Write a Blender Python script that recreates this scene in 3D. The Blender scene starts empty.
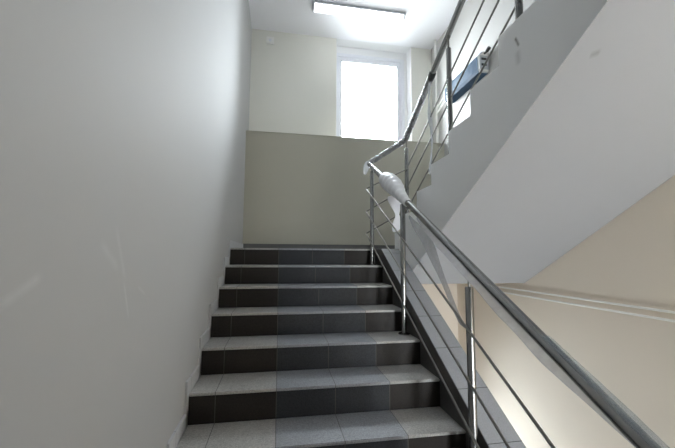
import bpy, bmesh, math, random
from mathutils import Vector
random.seed(7)
C = bpy.context.scene.collection

# ------------------------------------------------------------------ dimensions
R, D = 0.17, 0.2992            # riser height, tread depth
W = 1.513                      # clear width of the lower flight
XS = 1.70                      # outer edge of kerb, side face of upper flight
X2 = 3.055                     # right wall
BL, BU = 1.314, 1.7095         # low wall under the ledge, upper wall with the window
HC = 3.539                     # ceiling
HL = 1.709                     # ledge height
Y0 = -0.136                    # first riser of the upper flight
XL = -0.012                    # left wall plane (skirting face is x = 0)
XR = 1.465                     # railing line, lower flight
XU = 1.80                      # railing line, upper flight
SL = R / D

# ------------------------------------------------------------------ node helpers
def mat(name):
    m = bpy.data.materials.new(name); m.use_nodes = True
    nt = m.node_tree
    return m, nt, nt.nodes['Principled BSDF']

def N(nt, typ, **kw):
    n = nt.nodes.new(typ)
    for k, v in kw.items(): setattr(n, k, v)
    return n

def math_(nt, op, a, b=None, c=None, clamp=False):
    n = nt.nodes.new('ShaderNodeMath'); n.operation = op; n.use_clamp = clamp
    for i, v in enumerate((a, b, c)):
        if v is None: continue
        if isinstance(v, (int, float)): n.inputs[i].default_value = v
        else: nt.links.new(v, n.inputs[i])
    return n.outputs[0]

def mix(nt, f, a, b):
    n = nt.nodes.new('ShaderNodeMix'); n.data_type = 'RGBA'
    for s, v in ((n.inputs[0], f), (n.inputs[6], a), (n.inputs[7], b)):
        if isinstance(v, (int, float)): s.default_value = v
        elif isinstance(v, tuple): s.default_value = (*v, 1) if len(v) == 3 else v
        else: nt.links.new(v, s)
    return n.outputs[2]

def coords(nt):
    tc = N(nt, 'ShaderNodeTexCoord')
    sp = N(nt, 'ShaderNodeSeparateXYZ'); nt.links.new(tc.outputs['Object'], sp.inputs[0])
    return tc.outputs['Object'], sp.outputs[0], sp.outputs[1], sp.outputs[2]

def noise(nt, vec, scale, detail=4, rough=.6):
    n = N(nt, 'ShaderNodeTexNoise'); n.inputs['Scale'].default_value = scale
    n.inputs['Detail'].default_value = detail; n.inputs['Roughness'].default_value = rough
    nt.links.new(vec, n.inputs['Vector']); return n.outputs['Fac']

def bump(nt, b, h, strength, dist=.002):
    n = N(nt, 'ShaderNodeBump'); n.inputs['Strength'].default_value = strength
    n.inputs['Distance'].default_value = dist
    nt.links.new(h, n.inputs['Height']); nt.links.new(n.outputs[0], b.inputs['Normal'])

def scuff(nt, u, v, p0, p1, wd):
    """mask of a soft-edged scratch from p0 to p1 in the plane (u, v)"""
    dx, dy = p1[0]-p0[0], p1[1]-p0[1]; L = math.hypot(dx, dy); dx /= L; dy /= L
    a = math_(nt, 'SUBTRACT', u, p0[0]); b = math_(nt, 'SUBTRACT', v, p0[1])
    t = math_(nt, 'ADD', math_(nt, 'MULTIPLY', a, dx), math_(nt, 'MULTIPLY', b, dy))
    s = math_(nt, 'ABSOLUTE', math_(nt, 'SUBTRACT', math_(nt, 'MULTIPLY', a, -dy), math_(nt, 'MULTIPLY', b, -dx)))
    e = math_(nt, 'SUBTRACT', 1.0, math_(nt, 'DIVIDE', s, wd), clamp=True)
    q = math_(nt, 'ABSOLUTE', math_(nt, 'SUBTRACT', math_(nt, 'DIVIDE', t, L), .5))
    f = math_(nt, 'MULTIPLY', math_(nt, 'SUBTRACT', .5, q, clamp=True), 5.0, clamp=True)
    return math_(nt, 'MULTIPLY', e, f)

def paint(name, col, rough=.55, var=.04, scuffs=(), scol=(.8, .8, .8), plane='yz', spec=.3):
    m, nt, b = mat(name)
    o, x, y, z = coords(nt)
    n1 = noise(nt, o, 1.3, 5); n2 = noise(nt, o, 60, 3)
    f = math_(nt, 'ADD', math_(nt, 'MULTIPLY', n1, .8), math_(nt, 'MULTIPLY', n2, .2))
    c = mix(nt, f, tuple(v*(1-var) for v in col), tuple(min(1, v*(1+var)) for v in col))
    cd = {'x': x, 'y': y, 'z': z}
    for p0, p1, wd, amt in scuffs:
        k = scuff(nt, cd[plane[0]], cd[plane[1]], p0, p1, wd)
        nz = noise(nt, o, 35, 3)
        k = math_(nt, 'MULTIPLY', math_(nt, 'MULTIPLY', k, amt*.75), math_(nt, 'ADD', nz, .3), clamp=True)
        c = mix(nt, k, c, scol)
    nt.links.new(c, b.inputs['Base Color'])
    b.inputs['Roughness'].default_value = rough
    b.inputs['Specular IOR Level'].default_value = spec
    bump(nt, b, noise(nt, o, 140, 3), .12, .0015)
    return m

M = {}
M['left_paint'] = paint('left_wall_paint', (.53, .526, .525), .65, spec=.12, scuffs=(
    ((-2.90, -.165), (-2.78, -.11), .016, .35), ((-2.56, -.03), (-2.43, -.12), .02, .25),
    ((-2.395, -.15), (-2.335, -.29), .008, .4), ((-2.47, .02), (-2.38, -.16), .014, .25),
    ((-2.28, -.18), (-2.2, -.22), .008, .25)))
M['cream_paint'] = paint('cream_wall_paint', (.80, .79, .73), .6)
M['cream_paint_dimmed'] = paint('cream_wall_paint_dimmed', (.56, .55, .535), .6)  # cream paint darkened in its colour to tone down the window light
M['olive_paint'] = paint('beige_wall_paint', (.47, .45, .375), .5)
M['beige_paint'] = paint('warm_beige_wall_paint', (.75, .67, .575), .5)
M['ceiling'] = paint('ceiling_white', (.92, .915, .95), .7)
M['white'] = paint('white_plaster', (.85, .85, .86), .6)
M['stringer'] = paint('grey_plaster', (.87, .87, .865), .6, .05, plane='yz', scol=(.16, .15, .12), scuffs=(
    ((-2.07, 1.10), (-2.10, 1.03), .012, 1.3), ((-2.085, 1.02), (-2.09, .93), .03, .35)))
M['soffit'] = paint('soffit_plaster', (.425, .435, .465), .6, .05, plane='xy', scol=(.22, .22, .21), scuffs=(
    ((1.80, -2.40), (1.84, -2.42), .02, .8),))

def seam_mask(nt, u, positions, half=.0025):
    out = None
    for p in positions:
        k = math_(nt, 'LESS_THAN', math_(nt, 'ABSOLUTE', math_(nt, 'SUBTRACT', u, p)), half)
        out = k if out is None else math_(nt, 'MAXIMUM', out, k)
    return out

SEAMS = (.143, .486, .838, 1.18)
def tile(name, brown, blue, seam, rough, ribs=False, spec=.5):
    """granite tiles, columns split at the seams along x; the middle two are a bluer batch"""
    m, nt, b = mat(name)
    o, x, y, z = coords(nt)
    sel = math_(nt, 'MULTIPLY', math_(nt, 'GREATER_THAN', x, SEAMS[1]), math_(nt, 'LESS_THAN', x, SEAMS[3]))
    col = mix(nt, sel, brown, blue)
    sp = noise(nt, o, 130, 6, .8)
    sp2 = noise(nt, o, 5, 4)
    f = math_(nt, 'ADD', math_(nt, 'MULTIPLY', math_(nt, 'SUBTRACT', sp, .3), 2.2), math_(nt, 'MULTIPLY', sp2, .4))
    g = N(nt, 'ShaderNodeMix'); g.data_type = 'RGBA'; g.blend_type = 'MULTIPLY'; g.inputs[0].default_value = 1
    nt.links.new(col, g.inputs[6])
    cmb = N(nt, 'ShaderNodeCombineColor')
    for i in range(3): nt.links.new(math_(nt, 'ADD', f, .2), cmb.inputs[i])
    nt.links.new(cmb.outputs[0], g.inputs[7])
    c = mix(nt, seam_mask(nt, x, SEAMS, .0022), g.outputs[2], seam)
    nt.links.new(c, b.inputs['Base Color'])
    b.inputs['Specular IOR Level'].default_value = spec
    r = math_(nt, 'ADD', math_(nt, 'MULTIPLY', noise(nt, o, 9, 4), .04), rough-.02)
    nt.links.new(r, b.inputs['Roughness'])
    h = noise(nt, o, 90, 3)
    if ribs:
        wv = math_(nt, 'SINE', math_(nt, 'MULTIPLY', y, 2*math.pi/.022))
        h = math_(nt, 'ADD', math_(nt, 'MULTIPLY', h, .5), math_(nt, 'MULTIPLY', wv, .25))
    bump(nt, b, h, .25, .0012)
    return m
M['tread'] = tile('tread_tile_lit', (.52, .51, .49), (.37, .385, .42), (.13, .13, .13), .36, True)  # same tile as the risers, light from above put into the paler colour
M['riser'] = tile('riser_tile_shaded', (.025, .020, .0165), (.036, .039, .046), (.085, .08, .075), .5, spec=.3)  # same tile as the treads, shade on upright faces put into the colour

def kerb(name, col, dark, rough):
    """tiles cut across the slope: seams at constant distance along y"""
    m, nt, b = mat(name)
    o, x, y, z = coords(nt)
    sp = noise(nt, o, 150, 5, .8)
    c = mix(nt, sp, tuple(v*.6 for v in col), tuple(v*1.35 for v in col))
    fr = math_(nt, 'FRACT', math_(nt, 'DIVIDE', math_(nt, 'ADD', y, 10.0+.02), .2765))
    k = math_(nt, 'LESS_THAN', fr, .012)
    c = mix(nt, k, c, dark)
    nt.links.new(c, b.inputs['Base Color'])
    b.inputs['Roughness'].default_value = rough
    bump(nt, b, noise(nt, o, 90, 3), .2, .001)
    return m
M['kerb_top'] = kerb('kerb_tile_lit', (.30, .305, .32), (.08, .08, .08), .26)  # kerb tile with the light on its top put into the colour
M['kerb_side'] = kerb('kerb_tile_shaded', (.075, .070, .066), (.03, .03, .03), .4)  # same kerb tile, darkened for the shade on its side
M['skirting'] = kerb('skirting_tile', (.60, .605, .62), (.2, .2, .2), .5)
M['base_dark'] = kerb('baseboard_tile', (.13, .13, .125), (.1, .1, .1), .5)

def metal(name, col, rough, sc=(1, 1, 1)):
    m, nt, b = mat(name)
    o, x, y, z = coords(nt)
    n = noise(nt, o, 40, 5)
    c = mix(nt, n, tuple(v*.95 for v in col), tuple(min(1, v*1.05) for v in col))
    nt.links.new(c, b.inputs['Base Color'])
    b.inputs['Metallic'].default_value = 1
    nt.links.new(math_(nt, 'ADD', math_(nt, 'MULTIPLY', n, .06), rough-.03), b.inputs['Roughness'])
    return m
M['steel'] = metal('stainless_steel', (.30, .30, .295), .22)
M['steel_dark'] = metal('steel_rod', (.25, .245, .23), .3)

def plain(name, col, rough=.5, spec=.5, metallic=0):
    m, nt, b = mat(name)
    o, x, y, z = coords(nt)
    n = noise(nt, o, 30, 3)
    nt.links.new(mix(nt, n, tuple(v*.94 for v in col), tuple(min(1, v*1.05) for v in col)), b.inputs['Base Color'])
    b.inputs['Roughness'].default_value = rough; b.inputs['Specular IOR Level'].default_value = spec
    b.inputs['Metallic'].default_value = metallic
    return m
M['pvc'] = plain('white_pvc', (.80, .81, .86), .35)
M['white_enamel'] = plain('white_enamel', (.88, .87, .84), .35)
M['housing'] = plain('lamp_housing_grey', (.55, .57, .60), .5)
M['black'] = plain('black_plastic', (.02, .02, .02), .4)
M['tape'] = plain('white_tape', (.78, .78, .80), .4)
M['paper'] = plain('white_foil', (.90, .90, .96), .5)

def film(name, col, alpha, rough=.25, var=.5, gloss=.3):
    """clear plastic film: mostly lets light through, crinkled gloss, milky body"""
    m, nt, b = mat(name)
    nt.nodes.remove(b)
    out = nt.nodes['Material Output']
    o, x, y, z = coords(nt)
    tr = N(nt, 'ShaderNodeBsdfTransparent'); tr.inputs[0].default_value = (.93, .94, .95, 1)
    df = N(nt, 'ShaderNodeBsdfDiffuse'); df.inputs[0].default_value = (*col, 1)
    tl = N(nt, 'ShaderNodeBsdfTranslucent'); tl.inputs[0].default_value = (*col, 1)
    gl = N(nt, 'ShaderNodeBsdfGlossy'); gl.inputs[0].default_value = (.9, .9, .92, 1); gl.inputs[1].default_value = rough
    bp = N(nt, 'ShaderNodeBump'); bp.inputs['Strength'].default_value = .8; bp.inputs['Distance'].default_value = .004
    nz = noise(nt, o, 45, 4); nt.links.new(nz, bp.inputs['Height'])
    nt.links.new(bp.outputs[0], gl.inputs['Normal'])
    m1 = N(nt, 'ShaderNodeMixShader'); m1.inputs[0].default_value = .4
    nt.links.new(df.outputs[0], m1.inputs[1]); nt.links.new(tl.outputs[0], m1.inputs[2])
    m2 = N(nt, 'ShaderNodeMixShader'); m2.inputs[0].default_value = gloss
    nt.links.new(m1.outputs[0], m2.inputs[1]); nt.links.new(gl.outputs[0], m2.inputs[2])
    m3 = N(nt, 'ShaderNodeMixShader')
    a = math_(nt, 'ADD', math_(nt, 'MULTIPLY', noise(nt, o, 18, 3), var), alpha-var*.5, clamp=True)
    nt.links.new(a, m3.inputs[0])
    nt.links.new(tr.outputs[0], m3.inputs[1]); nt.links.new(m2.outputs[0], m3.inputs[2])
    nt.links.new(m3.outputs[0], out.inputs[0])
    return m
M['film'] = film('clear_film', (.62, .63, .65), .42, .3, .25)
M['film_milky'] = film('milky_film', (.80, .80, .80), .42, .35, .2)
M['film_wrap'] = film('clear_film_wrapped', (.50, .50, .51), .55, .18)
M['film_blue'] = film('blue_film', (.07, .12, .185), .97, .4, .04, .02)

# window pane: thin glass
m, nt, b = mat('window_glass'); nt.nodes.remove(b)
tr = N(nt, 'ShaderNodeBsdfTransparent'); tr.inputs[0].default_value = (.95, .97, .97, 1)
gl = N(nt, 'ShaderNodeBsdfGlossy'); gl.inputs[1].default_value = .02
fr = N(nt, 'ShaderNodeFresnel'); fr.inputs[0].default_value = 1.3
ms = N(nt, 'ShaderNodeMixShader'); nt.links.new(fr.outputs[0], ms.inputs[0])
nt.links.new(tr.outputs[0], ms.inputs[1]); nt.links.new(gl.outputs[0], ms.inputs[2])
nt.links.new(ms.outputs[0], nt.nodes['Material Output'].inputs[0]); M['glass'] = m

m, nt, b = mat('lamp_diffuser'); b.inputs['Base Color'].default_value = (.9, .9, .9, 1)
b.inputs['Emission Color'].default_value = (.93, .97, 1, 1); b.inputs['Emission Strength'].default_value = 3.0
o, x, y, z = coords(nt); bump(nt, b, math_(nt, 'SINE', math_(nt, 'MULTIPLY', x, 600)), .2)
M['diffuser'] = m

# ------------------------------------------------------------------ mesh helpers
def link(name, bm, m, parent=None, smooth=False, kind=None, bevel=0):
    bmesh.ops.remove_doubles(bm, verts=bm.verts, dist=1e-6)
    bmesh.ops.recalc_face_normals(bm, faces=bm.faces)
    if bevel:
        ed = [e for e in bm.edges if len(e.link_faces) == 2 and e.calc_face_angle(0) > .6]
        bmesh.ops.bevel(bm, geom=ed, offset=bevel, segments=2, affect='EDGES', clamp_overlap=True)
    me = bpy.data.meshes.new(name); bm.to_mesh(me); bm.free()
    if smooth:
        for p in me.polygons: p.use_smooth = True
    for mm in (m if isinstance(m, (list, tuple)) else [m]): me.materials.append(mm)
    o = bpy.data.objects.new(name, me); C.objects.link(o)
    if parent:
        o.parent = parent
        o.matrix_parent_inverse = parent.matrix_basis.inverted()
    if kind: o['kind'] = kind
    return o

def thing(name, loc, label, cat, group=None):
    o = bpy.data.objects.new(name, None); C.objects.link(o); o.location = loc
    o.empty_display_size = .1
    return tag(o, label, cat, group)

def tag(o, label, cat, group=None):
    o['label'] = label; o['category'] = cat
    if group: o['group'] = group
    return o

def box(bm, a, b, mi=0):
    x0, y0, z0 = a; x1, y1, z1 = b
    v = [bm.verts.new(p) for p in ((x0,y0,z0),(x1,y0,z0),(x1,y1,z0),(x0,y1,z0),(x0,y0,z1),(x1,y0,z1),(x1,y1,z1),(x0,y1,z1))]
    for f in ((0,3,2,1),(4,5,6,7),(0,1,5,4),(1,2,6,5),(2,3,7,6),(3,0,4,7)):
        bm.faces.new([v[i] for i in f]).material_index = mi

def prism(bm, poly, x0, x1):
    """extrude a polygon of (y, z) points from x0 to x1"""
    a = [bm.verts.new((x0, p[0], p[1])) for p in poly]; b = [bm.verts.new((x1, p[0], p[1])) for p in poly]
    n = len(poly); bm.faces.new(a); bm.faces.new(b[::-1])
    for i in range(n): bm.faces.new((a[i], b[i], b[(i+1) % n], a[(i+1) % n]))

def tube(bm, pts, rad, n=12, caps=True):
    pts = [Vector(p) for p in pts]
    rads = rad if isinstance(rad, (list, tuple)) else [rad]*len(pts)
    rings = []; ref = None
    for i, p in enumerate(pts):
        t = ((pts[i+1]-p).normalized() if i == 0 else (p-pts[i-1]).normalized() if i == len(pts)-1
             else ((pts[i+1]-p).normalized()+(p-pts[i-1]).normalized()).normalized())
        if ref is None:
            ref = Vector((0, 0, 1)) if abs(t.z) < .9 else Vector((1, 0, 0))
        u = (ref - t*ref.dot(t)).normalized(); w = t.cross(u); ref = u
        rings.append([bm.verts.new(p+(u*math.cos(2*math.pi*k/n)+w*math.sin(2*math.pi*k/n))*rads[i]) for k in range(n)])
    for a, b in zip(rings, rings[1:]):
        for k in range(n): bm.faces.new((a[k], a[(k+1) % n], b[(k+1) % n], b[k]))
    if caps: bm.faces.new(rings[0][::-1]); bm.faces.new(rings[-1])

def fillet(pts, rad, seg=6):
    """round the corners of a polyline"""
    pts = [Vector(p) for p in pts]; out = [pts[0]]
    for i in range(1, len(pts)-1):
        p = pts[i]; a = (pts[i-1]-p); b = (pts[i+1]-p)
        r = min(rad, a.length*.45, b.length*.45)
        s = p+a.normalized()*r; e = p+b.normalized()*r
        for k in range(seg+1):
            t = k/seg; out.append(s*(1-t)**2 + p*2*t*(1-t) + e*t*t)
    out.append(pts[-1]); return out

def dense(pts, step):
    pts = [Vector(p) for p in pts]; out = [pts[0]]
    for a, b in zip(pts, pts[1:]):
        n = max(1, int((b-a).length/step))
        for k in range(1, n+1): out.append(a.lerp(b, k/n))
    return out

def smooth_by_angle(o, ang=40):
    me = o.data
    for p in me.polygons: p.use_smooth = True
    bm = bmesh.new(); bm.from_mesh(me)
    for e in bm.edges:
        if len(e.link_faces) == 2 and e.calc_face_angle(0) > math.radians(ang): e.smooth = False
    bm.to_mesh(me); bm.free()
    return o

def B(): return bmesh.new()

# ------------------------------------------------------------------ the setting
YB = -6.4            # far end of the floor behind the camera
bm = B(); box(bm, (XL-.2, YB, -3.8), (XL, BU+.5, HC+.2)); link('wall_left', bm, M['left_paint'], kind='structure')
bm = B(); box(bm, (X2, YB, -3.8), (X2+.2, BL, -.30)); box(bm, (X2, YB, -.30), (X2+.2, BL, HC+.2), 1)
box(bm, (X2, BL, -3.8), (X2+.2, BU+.5, HC+.2), 1)
# the painted face of the wall changes from beige to cream along the soffit of the upper flight
def soff(y): return -.349+SL*(-.363-y)
wr = link('wall_right', bm, [M['beige_paint'], M['beige_paint']], kind='structure')
bm = B(); box(bm, (X2-.0, YB, 0), (X2+.001, BL, HC)); bm.free()

# dimmed cream paint layer above the upper flight, a thin coat on the right wall
bm = B()
poly = [(BL, .0), (BL, HL), (BU, HL), (BU, HC), (YB, HC), (YB, 1.7), (-3.13, 1.7), (Y0, .0)]
prism(bm, poly, X2-.004, X2+.001); link('wall_right_upper', bm, M['cream_paint_dimmed'], kind='structure')

bm = B(); box(bm, (XL, YB, HC), (X2, BU, HC+.2)); link('ceiling', bm, M['ceiling'], kind='structure')

# upper wall with the window recess
WX0, WX1 = 1.368, 2.679
bm = B()
box(bm, (XL, BU, HL-.02), (WX0, BU+.40, HC+.2)); box(bm, (WX1, BU, HL-.02), (X2, BU+.40, HC+.2))
link('wall_back', bm, M['cream_paint'], kind='structure')
bm = B()          # white plastered reveals of the recess
box(bm, (WX1-.004, BU, HL), (WX1+.001, BU+.40, HC)); box(bm, (WX0-.001, BU, HL), (WX0+.004, BU+.40, HC))
box(bm, (WX0, BU+.20, 3.42), (WX1, BU+.40, HC+.2)); box(bm, (WX0, BU, HC), (WX1, BU+.42, HC+.02))
box(bm, (2.63, BU+.20, HL), (WX1, BU+.40, 3.42))
link('trim_1', bm, M['white'], kind='structure')
bm = B(); box(bm, (XL, BL, -.35), (X2, BU+.45, HL-.004)); link('wall_back_lower', bm, M['olive_paint'], kind='structure')
bm = B(); box(bm, (XL, BL-.008, HL-.004), (X2, BU+.40, HL+.004)); link('trim_2', bm, M['olive_paint'], kind='structure', bevel=.002)

# window
win = bpy.data.objects.new('window_1', None); C.objects.link(win); win.location = ((WX0+2.63)/2, BU+.25, HL); win['kind'] = 'structure'
bm = B(); fx0, fx1, fz0, fz1, fw = 1.372, 2.63, HL+.004, 3.42, .075
def frame_ring(bm, x0, x1, z0, z1, w, y0, y1):
    box(bm, (x0, y0, z0), (x0+w, y1, z1)); box(bm, (x1-w, y0, z0), (x1, y1, z1))
    box(bm, (x0+w, y0, z0), (x1-w, y1, z0+w)); box(bm, (x0+w, y0, z1-w), (x1-w, y1, z1))
frame_ring(bm, fx0, fx1, fz0, fz1, .065, BU+.20, BU+.27); link('window_frame', bm, M['pvc'], win, bevel=.006)
bm = B(); frame_ring(bm, fx0+.05, fx1-.055, fz0+.05, fz1-.055, .075, BU+.215, BU+.285); sash = link('window_sash', bm, M['pvc'], win, bevel=.006)
bm = B(); frame_ring(bm, fx0+.118, fx1-.123, fz0+.118, fz1-.123, .012, BU+.212, BU+.222); link('gasket', bm, M['housing'], sash)
bm = B(); box(bm, (fx0+.1, BU+.245, fz0+.1), (fx1-.1, BU+.25, fz1-.1)); link('window_pane', bm, M['glass'], win)

# landing and floors
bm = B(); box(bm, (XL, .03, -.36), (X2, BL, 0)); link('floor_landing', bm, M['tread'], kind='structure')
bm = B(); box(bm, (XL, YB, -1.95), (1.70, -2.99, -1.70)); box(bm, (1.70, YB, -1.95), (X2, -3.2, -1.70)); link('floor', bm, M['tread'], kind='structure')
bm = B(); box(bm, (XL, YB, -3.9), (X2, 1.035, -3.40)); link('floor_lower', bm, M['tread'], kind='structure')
bm = B(); box(bm, (XL, YB, 1.45), (X2, -3.13, 1.70)); 
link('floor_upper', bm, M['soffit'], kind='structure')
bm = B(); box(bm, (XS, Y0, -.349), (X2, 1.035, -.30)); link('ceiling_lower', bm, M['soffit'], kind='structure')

# wall below the landing with the window of the landing underneath
LX0, LX1, LZ0, LZ1, LY = 1.42, 2.46, -3.0, -1.35, 1.035
bm = B()
box(bm, (XL, LY, -3.8), (LX0, LY+.3, -.349)); box(bm, (LX1, LY, -3.8), (X2, LY+.3, -.349))
box(bm, (LX0, LY, -3.8), (LX1, LY+.3, LZ0)); box(bm, (LX0, LY, LZ1), (LX1, LY+.3, -.349))
link('wall_back_basement', bm, M['beige_paint'], kind='structure')
w2 = bpy.data.objects.new('window_2', None); C.objects.link(w2); w2.location = ((LX0+LX1)/2, LY+.2, LZ0); w2['kind'] = 'structure'
bm = B(); frame_ring(bm, LX0, LX1, LZ0, LZ1, .08, LY+.18, LY+.25); box(bm, ((LX0+LX1)/2-.05, LY+.18, LZ0+.08), ((LX0+LX1)/2+.05, LY+.25, LZ1-.08))
link('window_frame', bm, M['pvc'], w2, bevel=.006)
bm = B(); box(bm, (LX0+.06, LY+.21, LZ0+.06), (LX1-.06, LY+.215, LZ1-.06)); link('window_pane', bm, M['glass'], w2)

# baseboards
bm = B(); box(bm, (0, BL-.012, 0), (X2, BL, .085)); link('baseboard_back', bm, M['base_dark'], kind='structure', bevel=.002)

# stepped skirting tiles along the left wall
def nose(k): return (-k*D, -k*R)
bm = B(); H, F, g = .078, .038, .002
for k in range(0, 11):
    y0, z0 = nose(k)
    yb = (-(k-1)*D if k > 0 else BL)
    # upright piece over the riser below this nose, then the strip over the tread
    yin = yb-F-g if k > 0 else BL
    poly = [(y0-F, z0-R+H+g), (y0-F, z0+H), (yin, z0+H), (yin, z0-.01), (y0, z0-.01), (y0, z0-R+H+g)]
    prism(bm, poly, XL, 0)
link('baseboard_left', bm, M['skirting'], kind='structure', bevel=.0015)

# ------------------------------------------------------------------ lower staircase
st = thing('staircase', (W/2, -2.99, -1.70), 'dark granite tiled flight of steps with grey treads climbing along the left wall', 'stairs')
for k in range(0, 10):
    y0, z0 = nose(k); yb = 0 if k == 0 else -(k-1)*D
    bm = B()
    if k == 0: box(bm, (0, -.004, -.016), (W, .30, .001))
    else: box(bm, (0, y0-.004, z0-.016), (W, yb+.004, z0))
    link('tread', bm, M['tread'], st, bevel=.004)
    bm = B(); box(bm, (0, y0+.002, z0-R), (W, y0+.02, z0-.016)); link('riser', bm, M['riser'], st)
# sloping body below the steps
bm = B()
poly = [(.30, -.018)]
for k in range(0, 10):
    y0, z0 = nose(k)
    poly += [(y0+.02, z0-.018), (y0+.02, z0-R-.018)]
poly += [(-9*D-.1, -1.70), (-9*D+.18, -1.95), (.30, -.37)]
prism(bm, poly, 0, W); link('stair_slab', bm, M['soffit'], st)
# tiled kerb along the open side
def ktop(y): return .15+SL*y
ke = -.15/SL
kp = [(ke, 0), (-3.05, ktop(-3.05)), (-3.05, -1.70), (-2.85, -1.95), (-.02, -.37), (-.02, -.0)]
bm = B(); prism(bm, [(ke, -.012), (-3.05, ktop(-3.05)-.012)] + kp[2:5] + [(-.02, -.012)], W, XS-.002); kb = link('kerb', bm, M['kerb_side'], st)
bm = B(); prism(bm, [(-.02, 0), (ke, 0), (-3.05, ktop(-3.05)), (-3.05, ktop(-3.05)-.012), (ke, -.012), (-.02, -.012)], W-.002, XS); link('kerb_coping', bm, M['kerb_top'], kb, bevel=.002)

# ------------------------------------------------------------------ upper staircase
us = thing('staircase', (2.4, Y0, 0), 'grey plastered flight with sawtooth side rising to the right above the railing', 'stairs')
bm = B(); NK = 10
poly = [(Y0, 0)]
for k in range(NK):
    poly += [(Y0-k*D, (k+1)*R-.001)]
    if k < NK-1: poly += [(Y0-(k+1)*D, (k+1)*R-.001)]
yend = Y0-NK*D
poly += [(yend, NK*R-.001), (yend, soff(yend)), (-.363, -.349), (Y0, -.349)]
prism(bm, poly, XS+.001, X2-.005)
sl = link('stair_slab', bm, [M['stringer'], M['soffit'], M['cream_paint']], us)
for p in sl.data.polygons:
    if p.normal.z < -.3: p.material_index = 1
for k in range(NK):
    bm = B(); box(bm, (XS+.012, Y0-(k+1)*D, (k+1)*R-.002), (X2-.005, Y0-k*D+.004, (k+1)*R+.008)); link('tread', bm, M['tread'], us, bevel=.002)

# ------------------------------------------------------------------ railing
def hr(y): return .945+.5425*y           # lower handrail centre line
def hu(y): return 1.185+.57*(-.25-y)     # upper handrail
rail = thing('stair_railing', (XR, -.08, -R), 'stainless steel stair railing with round handrail, posts and three thin rods', 'railing')
hand = fillet([(XR, -3.25, hr(-3.25)), (XR, .03, hr(.03)), (XU, -.22, hu(-.22)), (XU, -3.1, hu(-3.1))], .04, 8)
bm = B(); tube(bm, hand, .0245, 20); smooth_by_angle(link('handrail', bm, M['steel'], rail))
PY = (-.085, -1.0, -1.95, -2.85)
def post(x, y, z0, zt, zr, pin):
    bm = B(); tube(bm, [(x, y, z0), (x, y, zt-.004), (x, y, zt)], [.021, .021, .018], 18)
    p = smooth_by_angle(link('post', bm, M['steel'], rail))
    bm = B(); tube(bm, [(x, y, z0), (x, y, z0+.006), (x, y, z0+.012)], [.045, .045, .026], 20); smooth_by_angle(link('flange', bm, M['steel'], p))
    bm = B(); tube(bm, [(x, y, zt-.01), (x, y, zr-.02)], .0075, 10)
    tube(bm, [(x, y, zr-.034), (x, y, zr-.022)], [.008, .018], 10); smooth_by_angle(link('handrail_bracket', bm, M['steel_dark'], p))
for y in PY:
    k = max(0, math.ceil(-y/D - 1e-6))
    post(XR, y, -k*R, hr(y)-(.055 if y > -1.5 else .115), hr(y), 0)
for y, k in ((-.25, 0), (-1.185, 3), (-1.99, 6), (-2.9, 9)):
    post(XU, y, (k+1)*R+.008, hu(y)-.115, hu(y), 0)
LO = (.140, .385, .644); UO = (.248, .48, .68)
xl, xu = 1.438, XU-.012
for lo, uo in zip(LO, UO):
    zl = lambda y: lo+.55*y
    zu = lambda y: uo-.56*y
    pts = fillet([(xl, -3.2, zl(-3.2)), (xl, .062, zl(.062)), (xu, -.275, zu(-.275)-.0), (xu, -3.0, zu(-3.0))], .02, 5)
    bm = B(); tube(bm, pts, .0068, 10)
    for y in PY: tube(bm, [(XR-.015, y, zl(y)), (xl-.002, y, zl(y))], .006, 8)
    for y in (-.30, -1.20, -1.99, -2.9): tube(bm, [(XU, y+.01, zu(y)), (xu, y, zu(y))], .008, 8)
    smooth_by_angle(link('rod', bm, M['steel_dark'], rail))

# ------------------------------------------------------------------ plastic film and tape on the railing
def wrap(name, pts, r0, amp, m, label, cat, step=.012, n=18, group=None, seed=0):
    """crinkled sleeve around a path"""
    rnd = random.Random(seed)
    pts = dense(pts, step); bm = B(); rings = []; ref = Vector((0, 0, 1))
    for i, p in enumerate(pts):
        a = pts[max(0, i-1)]; c = pts[min(len(pts)-1, i+1)]; t = (c-a).normalized()
        u = (ref-t*ref.dot(t)).normalized(); w = t.cross(u); ref = u
        e = r0(i/(len(pts)-1)) if callable(r0) else r0
        ring = []
        for k in range(n):
            th = 2*math.pi*k/n
            rr = e + amp*(rnd.random()*.6 + .4*math.sin(3*th+i*.9)*math.sin(i*.37+seed))
            ring.append(bm.verts.new(p+(u*math.cos(th)+w*math.sin(th))*rr))
        rings.append(ring)
    for a, b in zip(rings, rings[1:]):
        for k in range(n): bm.faces.new((a[k], a[(k+1) % n], b[(k+1) % n], b[k]))
    o = link(name, bm, m, smooth=True)
    return tag(o, label, cat, group)

up = fillet([(XR, -.05, hr(-.05)), (XR, .03, hr(.03)), (XU, -.22, hu(-.22)), (XU, -.86, hu(-.86))], .04, 8)
wrap('plastic_wrap', up, .0275, .006, M['film_wrap'], 'crinkled clear film sleeve around the handrail bend below the window', 'plastic wrap', seed=3)
wrap('plastic_wrap', [(XR, -.52, hr(-.52)), (XR, -.10, hr(-.10))], .0275, .003, M['film_wrap'], 'white glossy film sleeve on the handrail between the bend and the thick tape lump', 'plastic wrap', seed=5)
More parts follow.
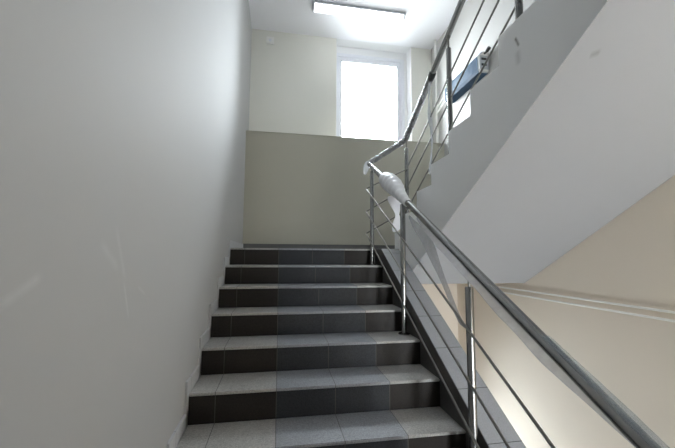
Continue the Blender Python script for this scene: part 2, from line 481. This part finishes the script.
# thick tape bundle: fat at its upper end, tapering in rings down the rail
def lerp_profile(t, prof):
    for (a, ra), (b, rb) in zip(prof, prof[1:]):
        if t <= b: return ra+(rb-ra)*(t-a)/(b-a)
    return prof[-1][1]
PROF = [(0, .027), (.05, .040), (.12, .062), (.22, .076), (.36, .080), (.50, .074), (.62, .060), (.74, .047), (.86, .038), (1, .028)]
lump = []
for i in range(24):
    t = i/23; y = -.46-.66*t; b = math.sin(math.pi*min(1, t*1.25))
    lump.append((XR+.012*b, y, hr(y)+.012*b))
wrap('tape_bundle', lump, lambda t: lerp_profile(t, PROF)+.0035*math.sin(t*60), .005, M['tape'], 'lumpy roll of white packing film taped around the handrail above the middle post', 'tape', seed=9)

def sheet(name, grid, m, label, cat, thick=.0012):
    """a grid of points as a thin sheet of film"""
    bm = B(); vs = [[bm.verts.new(p) for p in row] for row in grid]
    for a, b in zip(vs, vs[1:]):
        for k in range(len(a)-1): bm.faces.new((a[k], a[k+1], b[k+1], b[k]))
    o = link(name, bm, m, smooth=True)
    md = o.modifiers.new('sub', 'SUBSURF'); md.levels = md.render_levels = 2
    md = o.modifiers.new('thick', 'SOLIDIFY'); md.thickness = thick
    return tag(o, label, cat)

# twisted white tail hanging from the tape bundle: two folded flaps
def ribbon(pts, widths, angs, nx=3):
    g = []
    for p, w_, a in zip(pts, widths, angs):
        d = Vector((math.cos(a), math.sin(a), .0)); g.append([Vector(p)+d*w_*(k/(nx-1)-.5) for k in range(nx)])
    return g
tail = ribbon([(1.480, -.78, .455), (1.478, -.79, .41), (1.482, -.80, .345), (1.492, -.80, .285), (1.498, -.80, .235), (1.496, -.80, .205), (1.484, -.80, .165), (1.468, -.79, .135)],
              [.15, .145, .10, .024, .075, .10, .08, .035], [.05, .1, .2, .6, -.1, -.15, -.1, 0])
sheet('hanging_film', tail, M['paper'], 'white twisted strip of foil dangling below the tape lump on the handrail', 'plastic strip')
# flap at the corner
fl = ribbon([(1.470, .045, .992), (1.452, .05, .965), (1.438, .055, .92), (1.430, .06, .875), (1.424, .06, .84)], [.07, .085, .08, .06, .035], [.6, .4, .3, .3, .4])
sheet('hanging_film', fl, M['film_milky'], 'short crumpled film flap hanging at the corner of the handrail over the top step', 'plastic strip')
# vertical strip from the upper handrail
vs = []
for i in range(13):
    t = i/12; z = 1.47-t*.83
    vs.append(((XU-.02-.004*math.sin(t*9), -.875+.02*math.sin(t*7), z)))
sheet('hanging_film', ribbon(vs, [.035+.012*math.sin(i*1.7) for i in range(13)], [.3+.5*math.sin(i*.9) for i in range(13)]), M['film'], 'long narrow film strip hanging straight down from the upper handrail', 'plastic strip')
bm = B(); tube(bm, [(XU, -.90, hu(-.90)), (XU, -.87, hu(-.87)), (XU, -.84, hu(-.84))], [.031, .034, .030], 18)
tag(link('tape_band', bm, M['black'], smooth=True), 'dark tape band closing the film sleeve on the upper handrail', 'tape')
# film curtain sagging between middle and near post
F = {}
top = [(-1.03, hr(-1.03)-.02), (-1.15, hr(-1.15)-.02), (-1.30, hr(-1.30)-.022), (-1.45, hr(-1.45)-.024)]
cur = [
    [(1.472, -1.08, .27), (1.474, -1.20, .205), (1.476, -1.32, .145), (1.474, -1.42, .09)],
    [(1.480, -1.14, .16), (1.476, -1.28, .12), (1.484, -1.40, .08), (1.478, -1.49, .05)],
    [(1.488, -1.30, .045), (1.480, -1.38, .02), (1.490, -1.48, -.005), (1.484, -1.545, -.02)],
    [(1.494, -1.42, -.09), (1.486, -1.49, -.11), (1.494, -1.56, -.13), (1.488, -1.60, -.14)],
    [(1.496, -1.56, -.21), (1.490, -1.61, -.23), (1.494, -1.67, -.25), (1.490, -1.70, -.27)],
    [(1.494, -1.66, -.32), (1.490, -1.71, -.345), (1.492, -1.77, -.37), (1.488, -1.80, -.39)],
    [(1.488, -1.79, -.44), (1.486, -1.82, -.45), (1.486, -1.85, -.455), (1.484, -1.88, -.46)]]
sheet('hanging_film', cur, M['film'], 'translucent film curtain drooping from the handrail between middle and near post', 'plastic sheet')
# film flap along the underside of the handrail
g = [[], [], [], []]
for i in range(31):
    t = i/30; y = -1.32-t*1.46
    env = min(1, (t+.05)*6)*min(1, (1.02-t)*4)
    drop = (.030+.003*math.sin(i*1.1)+.002*math.sin(i*2.7))*env
    for j in range(4):
        s = j/3
        g[j].append((XR-.014-(.020+.012*t)*s*env+.002*math.sin(i*.8+j), y, hr(y)-.021-drop*s))
sheet('hanging_film', g, M['film_milky'], 'narrow clear film strip peeling off along the underside of the near handrail', 'plastic strip')
M['film_end'] = film('bluish_film', (.40, .50, .57), .34, .25, .1)
wrap('plastic_wrap', [(XR+.010, -3.0, hr(-3.0)+.006), (XR+.010, -2.72, hr(-2.72)+.006), (XR+.004, -2.45, hr(-2.45)+.001)], lambda t: .030-.004*t, .001, M['film_end'], 'loose bluish film sleeve at the lowest near end of the handrail', 'plastic wrap', seed=21)
# film remains on the near post
wrap('plastic_wrap', [(XR, -1.95, -.62), (XR, -1.95, -.50), (XR, -1.95, -.37), (XR, -1.95, -.33)], lambda t: .024+.010*math.sin(math.pi*t), .004, M['film_wrap'], 'torn grey film left wrapped around the near railing post', 'plastic wrap', seed=12)

# ------------------------------------------------------------------ ceiling light
lamp = thing('ceiling_light', (1.59, 1.0, HC), 'long bright fluorescent batten lamp on the white ceiling', 'lamp')
lx0, lx1, ly0, ly1 = .90, 2.27, .925, 1.075
bm = B(); box(bm, (lx0-.01, ly0-.012, HC-.03), (lx1+.01, ly1+.012, HC)); link('lamp_housing', bm, M['housing'], lamp, bevel=.006)
bm = B(); poly = []
for k in range(11):
    a = math.pi*k/10; poly.append(((ly0+ly1)/2+.072*math.cos(a), HC-.03-.068*math.sin(a)))
prism(bm, poly, lx0+.02, lx1-.02); link('lamp_cover', bm, M['diffuser'], lamp, smooth=False)
for s, xx in ((0, lx0), (1, lx1-.02)):
    bm = B(); poly2 = [((p[0]-(ly0+ly1)/2)*1.04+(ly0+ly1)/2, HC-.03+(p[1]-HC+.03)*1.05) for p in poly]
    prism(bm, poly2, xx, xx+.02); link('end_cap', bm, M['pvc'], lamp)
for k in range(5):
    xx = lx0+.15+k*(lx1-lx0-.3)/4
    bm = B(); box(bm, (xx-.015, ly0-.016, HC-.052), (xx+.015, ly0-.006, HC-.03)); link('clip', bm, M['pvc'], lamp, bevel=.002)

# small square box on the wall
jb = thing('junction_box', (.283, BU, 3.36), 'small square white junction box high on the wall left of the window', 'junction box')
bm = B(); box(bm, (.222, BU-.03, 3.30), (.344, BU, 3.425)); link('box_body', bm, M['white_enamel'], jb, bevel=.006)
bm = B(); tube(bm, [(.283, BU-.03, 3.36), (.283, BU-.036, 3.36)], .022, 16); link('cap', bm, M['pvc'], jb)

# ------------------------------------------------------------------ radiator high on the right wall
rd = thing('radiator', (X2, .45, 2.15), 'wall convector radiator wrapped in blue film above the upper flight', 'radiator')
ry0, ry1, rz0, rz1 = .09, .98, 2.24, 2.50
bm = B(); poly = [(X2-.02, rz0), (X2-.13, rz0), (X2-.143, rz0+.03), (X2-.143, rz1-.07), (X2-.09, rz1), (X2-.02, rz1)]
a = [bm.verts.new((p[0], ry0, p[1])) for p in poly]; c = [bm.verts.new((p[0], ry1, p[1])) for p in poly]
bm.faces.new(a); bm.faces.new(c[::-1])
for i in range(6): bm.faces.new((a[i], c[i], c[(i+1) % 6], a[(i+1) % 6]))
link('radiator_casing', bm, M['white_enamel'], rd, bevel=.004)
bm = B()
poly = [(X2-.004, rz0-.006), (X2-.137, rz0-.008), (X2-.151, rz0+.03), (X2-.151, rz1-.066), (X2-.092, rz1+.008), (X2-.004, rz1+.008)]
NY = 14; rows = []
for j in range(NY+1):
    y = ry0+.03+(ry1-ry0-.03)*j/NY
    rows.append([bm.verts.new((p[0]+random.uniform(-.003, .003), y, p[1]+random.uniform(-.003, .003))) for p in poly])
for a, c in zip(rows, rows[1:]):
    for i in range(5): bm.faces.new((a[i], a[i+1], c[i+1], c[i]))
link('protective_film', bm, M['film_blue'], rd, smooth=False)
bm = B(); box(bm, (X2-.135, ry0-.004, rz0+.02), (X2-.02, ry0, rz1-.06)); link('end_plate', bm, M['housing'], rd, bevel=.002)
for q in range(2):
    zz = rz0+.065+q*.075
    bm = B(); box(bm, (X2-.12, ry0-.008, zz), (X2-.05, ry0-.002, zz+.03)); link('end_grille', bm, M['black'], rd, bevel=.002)
bm = B(); tube(bm, [(X2-.07, ry0-.002, rz1-.03), (X2-.07, ry0-.05, rz1-.03)], .014, 12); tube(bm, [(X2-.07, ry0-.05, rz1-.03), (X2-.07, ry0-.10, rz1-.01)], .022, 12)
link('thermostat_valve', bm, M['black'], rd, smooth=False)
for zz in (rz0+.06, rz0+.15):
    pts = fillet([(X2-.06, ry1-.02, zz+.03), (X2-.06, ry1+.20, zz+.03), (X2-.06, 1.40, zz-.04), (X2-.06, 1.44, zz-.04)], .05, 5)
    bm = B(); tube(bm, pts, .013, 12); smooth_by_angle(link('connection_pipe', bm, M['white_enamel'], rd))

# heating pipes
bm = B(); tube(bm, [(X2-.05, 1.45, HL+.004), (X2-.05, 1.45, HC)], .017, 14)
tag(smooth_by_angle(link('heating_pipe', bm, M['white_enamel'])), 'vertical cream heating riser pipe in the corner right of the window', 'pipe')
for zz, lb in ((-.426, 'upper of two thin white heating pipes along the beige wall under the upper flight'),
               (-.482, 'lower of two thin white heating pipes along the beige wall under the upper flight')):
    bm = B(); tube(bm, [(X2-.026, .06, zz), (X2-.026, -5.0, zz)], .0085, 12)
    o = smooth_by_angle(link('heating_pipe', bm, M['white_enamel'])); tag(o, lb, 'pipe')
    for y in (-.3, -1.3, -2.3):
        bm = B(); box(bm, (X2-.03, y-.006, zz-.004), (X2, y+.006, zz+.004)); link('pipe_bracket', bm, M['white_enamel'], o)

bm = B(); box(bm, (1.70, YB, -1.70), (1.78, -3.9, 1.45)); link('wall_light_blocker', bm, M['cream_paint'], kind='structure')  # unseen wall added to keep the rear light off the left wall
# wall behind the camera; opening added unseen to light soffit and stringer
bm = B()
box(bm, (XL, YB-.2, -3.8), (X2, YB, -1.7)); box(bm, (XL, YB-.2, .4), (X2, YB, HC+.2))
box(bm, (XL, YB-.2, -1.7), (2.1, YB, .4)); box(bm, (2.9, YB-.2, -1.7), (X2, YB, .4))
link('wall_front', bm, M['cream_paint'], kind='structure')

# ------------------------------------------------------------------ light
w = bpy.data.worlds.new('World'); bpy.context.scene.world = w; w.use_nodes = True
bg = w.node_tree.nodes['Background']
wt = w.node_tree
tc = N(wt, 'ShaderNodeTexCoord'); sp = N(wt, 'ShaderNodeSeparateXYZ'); wt.links.new(tc.outputs['Generated'], sp.inputs[0])
ramp = math_(wt, 'MULTIPLY_ADD', sp.outputs[2], 5.0, .5, clamp=True)      # bright overcast sky above darker ground
wt.links.new(mix(wt, ramp, (.26, .27, .27), (.90, .95, 1.0)), bg.inputs[0])
bg.inputs[1].default_value = 44.0
def portal(name, loc, rot, sx, sy):
    l = bpy.data.lights.new(name, 'AREA'); l.shape = 'RECTANGLE'; l.size = sx; l.size_y = sy
    l.cycles.is_portal = True
    o = bpy.data.objects.new(name, l); C.objects.link(o); o.location = loc; o.rotation_euler = rot
portal('window_portal', ((WX0+2.63)/2, BU+.32, (HL+3.42)/2), (-math.pi/2, 0, 0), 1.25, 1.7)
portal('lower_window_portal', ((LX0+LX1)/2, LY+.28, (LZ0+LZ1)/2), (-math.pi/2, 0, 0), 1.2, 1.65)

portal('rear_fill_portal', (2.5, YB-.1, -.65), (math.pi/2, 0, 0), .8, 2.1)  # sky light through the opening added behind the camera

# ------------------------------------------------------------------ camera
cam = bpy.data.cameras.new('camera'); co = bpy.data.objects.new('camera', cam); C.objects.link(co)
yaw, pit, rol, f = .1724, .091, .006, 340.731
cam.sensor_fit = 'HORIZONTAL'; cam.sensor_width = 36; cam.lens = 36*f/675; cam.clip_start = .02
co.location = (.476, -3.60808, -.06687)
Fv = Vector((math.sin(yaw)*math.cos(pit), math.cos(yaw)*math.cos(pit), math.sin(pit)))
Rv = Vector((math.cos(yaw), -math.sin(yaw), 0)); Uv = Rv.cross(Fv)
R2 = Rv*math.cos(rol)+Uv*math.sin(rol); U2 = -Rv*math.sin(rol)+Uv*math.cos(rol)
from mathutils import Matrix
co.matrix_world = Matrix(((R2.x, U2.x, -Fv.x, co.location.x), (R2.y, U2.y, -Fv.y, co.location.y), (R2.z, U2.z, -Fv.z, co.location.z), (0, 0, 0, 1)))
sc = bpy.context.scene; sc.camera = co
vs_ = sc.view_settings; vs_.view_transform = 'Standard'; vs_.look = 'None'; vs_.gamma = 1; vs_.use_curve_mapping = False
vs_.exposure = 0.36
sc.cycles.max_bounces = 12; sc.cycles.diffuse_bounces = 8; sc.cycles.transparent_max_bounces = 16
sc.cycles.use_denoising = True
